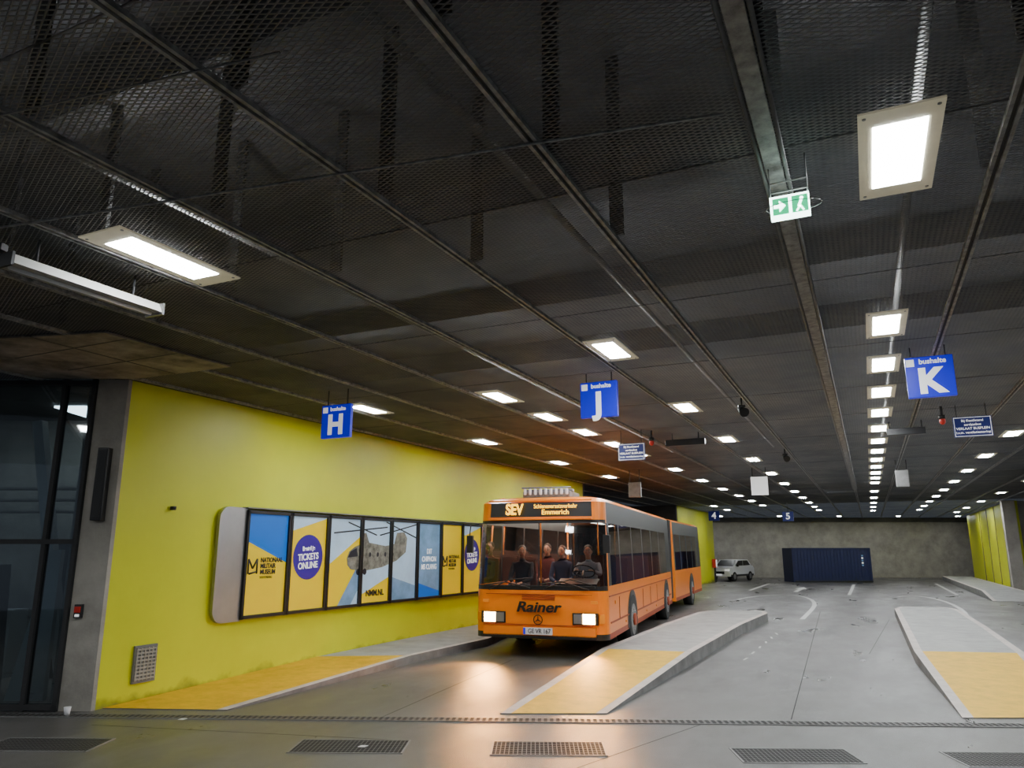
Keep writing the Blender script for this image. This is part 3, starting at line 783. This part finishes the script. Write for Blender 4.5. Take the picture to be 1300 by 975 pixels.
# ------------------------------------------------------------------ people
def skin_obj(name, verts, edges, rad, m, parent, sub=2, root=0):
    me = bpy.data.meshes.new(name); me.from_pydata(verts, edges, []); me.materials.append(M[m])
    o = bpy.data.objects.new(name, me); COL.objects.link(o); o.parent = parent
    sk = o.modifiers.new('skin', 'SKIN'); sk.use_smooth_shade = True
    if not me.skin_vertices: return o
    d = me.skin_vertices[0].data
    for i, r in enumerate(rad):
        d[i].radius = (r, r) if not isinstance(r, tuple) else r
        d[i].use_root = (i == root)
    ss = o.modifiers.new('sub', 'SUBSURF'); ss.levels = sub; ss.render_levels = sub
    return o
def person(name, loc, rz, cloth, hands, hairm='hair', headturn=0., glasses=False):
    e = empty(name, loc, (0, 0, rz))
    V = [(0, 0, .10), (0, .02, .28), (0, .02, .46), (0, .01, .57), (0, -.005, .64)]
    Rr = [(.16, .13), (.15, .11), (.17, .12), .07, .055]; E = [(0, 1), (1, 2), (2, 3), (3, 4)]
    for s in (-1, 1):
        h = hands[0 if s < 0 else 1]; sh = Vector((s*.19, .02, .51)); hd = Vector(h)
        mid = (sh+hd)/2+Vector((s*.08, .03, -.12))
        b = len(V); V += [tuple(sh), tuple(mid), tuple(hd)]; Rr += [.065, .048, .033]; E += [(2, b), (b, b+1), (b+1, b+2)]
        b = len(V); V += [(s*.10, -.03, .08), (s*.13, -.45, .10), (s*.13, -.47, -.28), (s*.13, -.62, -.31)]
        Rr += [.085, .065, .045, .04]; E += [(0, b), (b, b+1), (b+1, b+2), (b+2, b+3)]
        dr = (hd-mid).normalized(); up = Vector((0, -.3, 1)).normalized(); sd = dr.cross(up).normalized()*s
        hv = [tuple(hd), tuple(hd+dr*.04), tuple(hd+dr*.08)]; hr = [.022, (.03, .018), (.032, .016)]; he = [(0, 1), (1, 2)]
        for q, (o_, ln) in enumerate(((-.030, .06), (-.010, .075), (.010, .07), (.030, .055))):
            b0 = len(hv); base = hd+dr*.085+sd*o_
            hv += [tuple(base), tuple(base+dr*ln*.55), tuple(base+dr*ln*.8-up*ln*.45)]; hr += [.009, .008, .007]; he += [(2, b0), (b0, b0+1), (b0+1, b0+2)]
        b0 = len(hv); hv += [tuple(hd+dr*.045-sd*.035), tuple(hd+dr*.075-sd*.06-up*.01)]; hr += [.011, .009]; he += [(1, b0), (b0, b0+1)]
        skin_obj('hand_%s' % ('right' if s < 0 else 'left'), hv, he, hr, 'skin', e, 1)
    skin_obj('body', V, E, Rr, cloth, e)
    h = empty('head', (0, -.02, .77), (0, 0, headturn), e)
    p = Part('head_shape')
    p.sph((0, 0, 0), (.076, .092, .112), 'skin', 24)
    p.sph((0, -.03, -.055), (.056, .058, .062), 'skin', 16)
    p.cyl((0, .01, -.06), (0, .02, -.15), .052, 'skin', 14)
    p.sph((0, -.094, -.022), (.013, .02, .02), 'skin', 10); p.sph((0, -.09, .0), (.009, .012, .03), 'skin', 10)
    for s in (-1, 1):
        p.sph((s*.031, -.080, .006), (.014, .009, .009), 'white', 10); p.sph((s*.031, -.088, .006), (.006, .004, .006), 'black', 8)
        p.box((s*.031, -.087, .026), (.032, .008, .006), 'hair'); p.sph((s*.078, .005, -.01), (.010, .02, .03), 'skin', 10)
        if glasses: p.torus((s*.031, -.10, .005), .022, .002, 'black', (math.pi/2, 0, 0), 12)
    p.box((0, -.085, -.060), (.042, .010, .008), 'red')
    p.sph((0, .018, .032), (.084, .092, .098), hairm, 20); p.sph((0, .04, -.01), (.078, .07, .09), hairm, 16)
    p.done(h)
BM = Matrix.Translation(BUS_LOC) @ Matrix.Rotation(BA, 4, 'Z')
person('bus_driver', BM @ Vector((.66, 1.22, 1.10)), BA, 'cloth3', [(-.17, -.36, .40), (.17, -.36, .40)], headturn=.1)
person('bus_passenger', BM @ Vector((-.82, 1.60, 1.10)), BA, 'cloth1', [(-.10, -.34, .16), (.10, -.34, .16)], headturn=.3)
person('bus_passenger', BM @ Vector((-.10, 2.10, 1.10)), BA+.1, 'cloth2', [(-.10, -.34, .16), (.12, -.34, .16)], headturn=-.2)
person('bus_passenger', BM @ Vector((-.56, 2.62, 1.14)), BA, 'cloth4', [(-.10, -.34, .16), (.12, -.34, .16)], glasses=True)

# ------------------------------------------------------------------ container
cx, cy = rp(19.2, 46.5)
ct = empty('navy_container', (cx, cy, 0), (0, 0, TH))
p = Part('shell'); p.box((0, 0, 1.0), (4.7, 1.6, 2.0), 'container')
for k in range(23): p.box((-2.2+.2*k, -.81, 1.0), (.06, .03, 1.9), 'container')
for s in (-1, 1): p.box((s*2.33, -.82, 1.0), (.08, .06, 2.0), 'container')
p.box((0, -.82, 1.97), (4.7, .06, .08), 'container'); p.box((0, -.82, .05), (4.7, .06, .1), 'black')
for k in range(5): p.box((1.85, -.84, 1.55-.14*k), (.10, .01, .08), 'signwhite' if k % 2 else 'pgrey')
p.done(ct)
# ------------------------------------------------------------------ car
cx, cy = rp(14.0, 48.6)
car = empty('white_suv', (cx, cy, 0), (0, 0, TH+math.radians(48)))
car.scale = (.82, .82, .82)
p = Part('body')
prof = [(-2.1, .35), (-2.15, .75), (-1.95, .98), (-1.1, 1.08), (1.9, 1.10), (2.12, .9), (2.15, .4)]
p.prism([(x, -.88, z) for x, z in prof], (0, 1.76, 0), 'carwhite')
cab = [(-1.15, 1.05), (-.45, 1.55), (1.3, 1.58), (1.95, 1.08)]
p.prism([(x, -.76, z) for x, z in cab], (0, 1.52, 0), 'carwhite')
for s in (-1, 1):
    p.prism([(x, s*.765, z) for x, z in ((-.95, 1.12), (-.4, 1.48), (.35, 1.5), (.35, 1.12))], (0, s*.01, 0), 'black')
    p.prism([(x, s*.765, z) for x, z in ((.42, 1.12), (.42, 1.5), (1.2, 1.5), (1.65, 1.14))], (0, s*.01, 0), 'black')
    for wx in (-1.35, 1.35):
        p.cyl((wx, s*.70, .34), (wx, s*.90, .34), .34, 'rubber', 20); p.cyl((wx, s*.89, .34), (wx, s*.91, .34), .2, 'alu', 14)
    p.box((-2.12, s*.66, .82), (.1, .34, .12), 'signwhite'); p.box((2.12, s*.7, .9), (.1, .25, .2), 'red')
    p.box((-.9, s*.95, 1.12), (.12, .16, .12), 'black'); p.box((0, s*.885, .42), (3.9, .02, .14), 'black')
p.prism([(-1.13, -.68, 1.10), (-1.13, .68, 1.10), (-.50, .62, 1.52), (-.50, -.62, 1.52)], (-.02, 0, .01), 'black')
p.prism([(1.92, -.68, 1.12), (1.92, .68, 1.12), (1.36, .62, 1.53), (1.36, -.62, 1.53)], (.02, 0, .01), 'black')
p.box((-2.16, 0, .62), (.04, .9, .2), 'black'); p.box((-2.18, 0, .48), (.02, .5, .1), 'signwhite')
p.done(car, bevel=.05)
e = empty('red_fire_cabinet', (WX+.14, 46.6, 0)); p = Part('box'); p.box((0, 0, 1.1), (.2, .4, .5), 'red'); p.box((.11, 0, 1.1), (.02, .3, .4), 'signwhite'); p.box((0, 0, .43), (.1, .1, .86), 'steeld'); p.done(e)
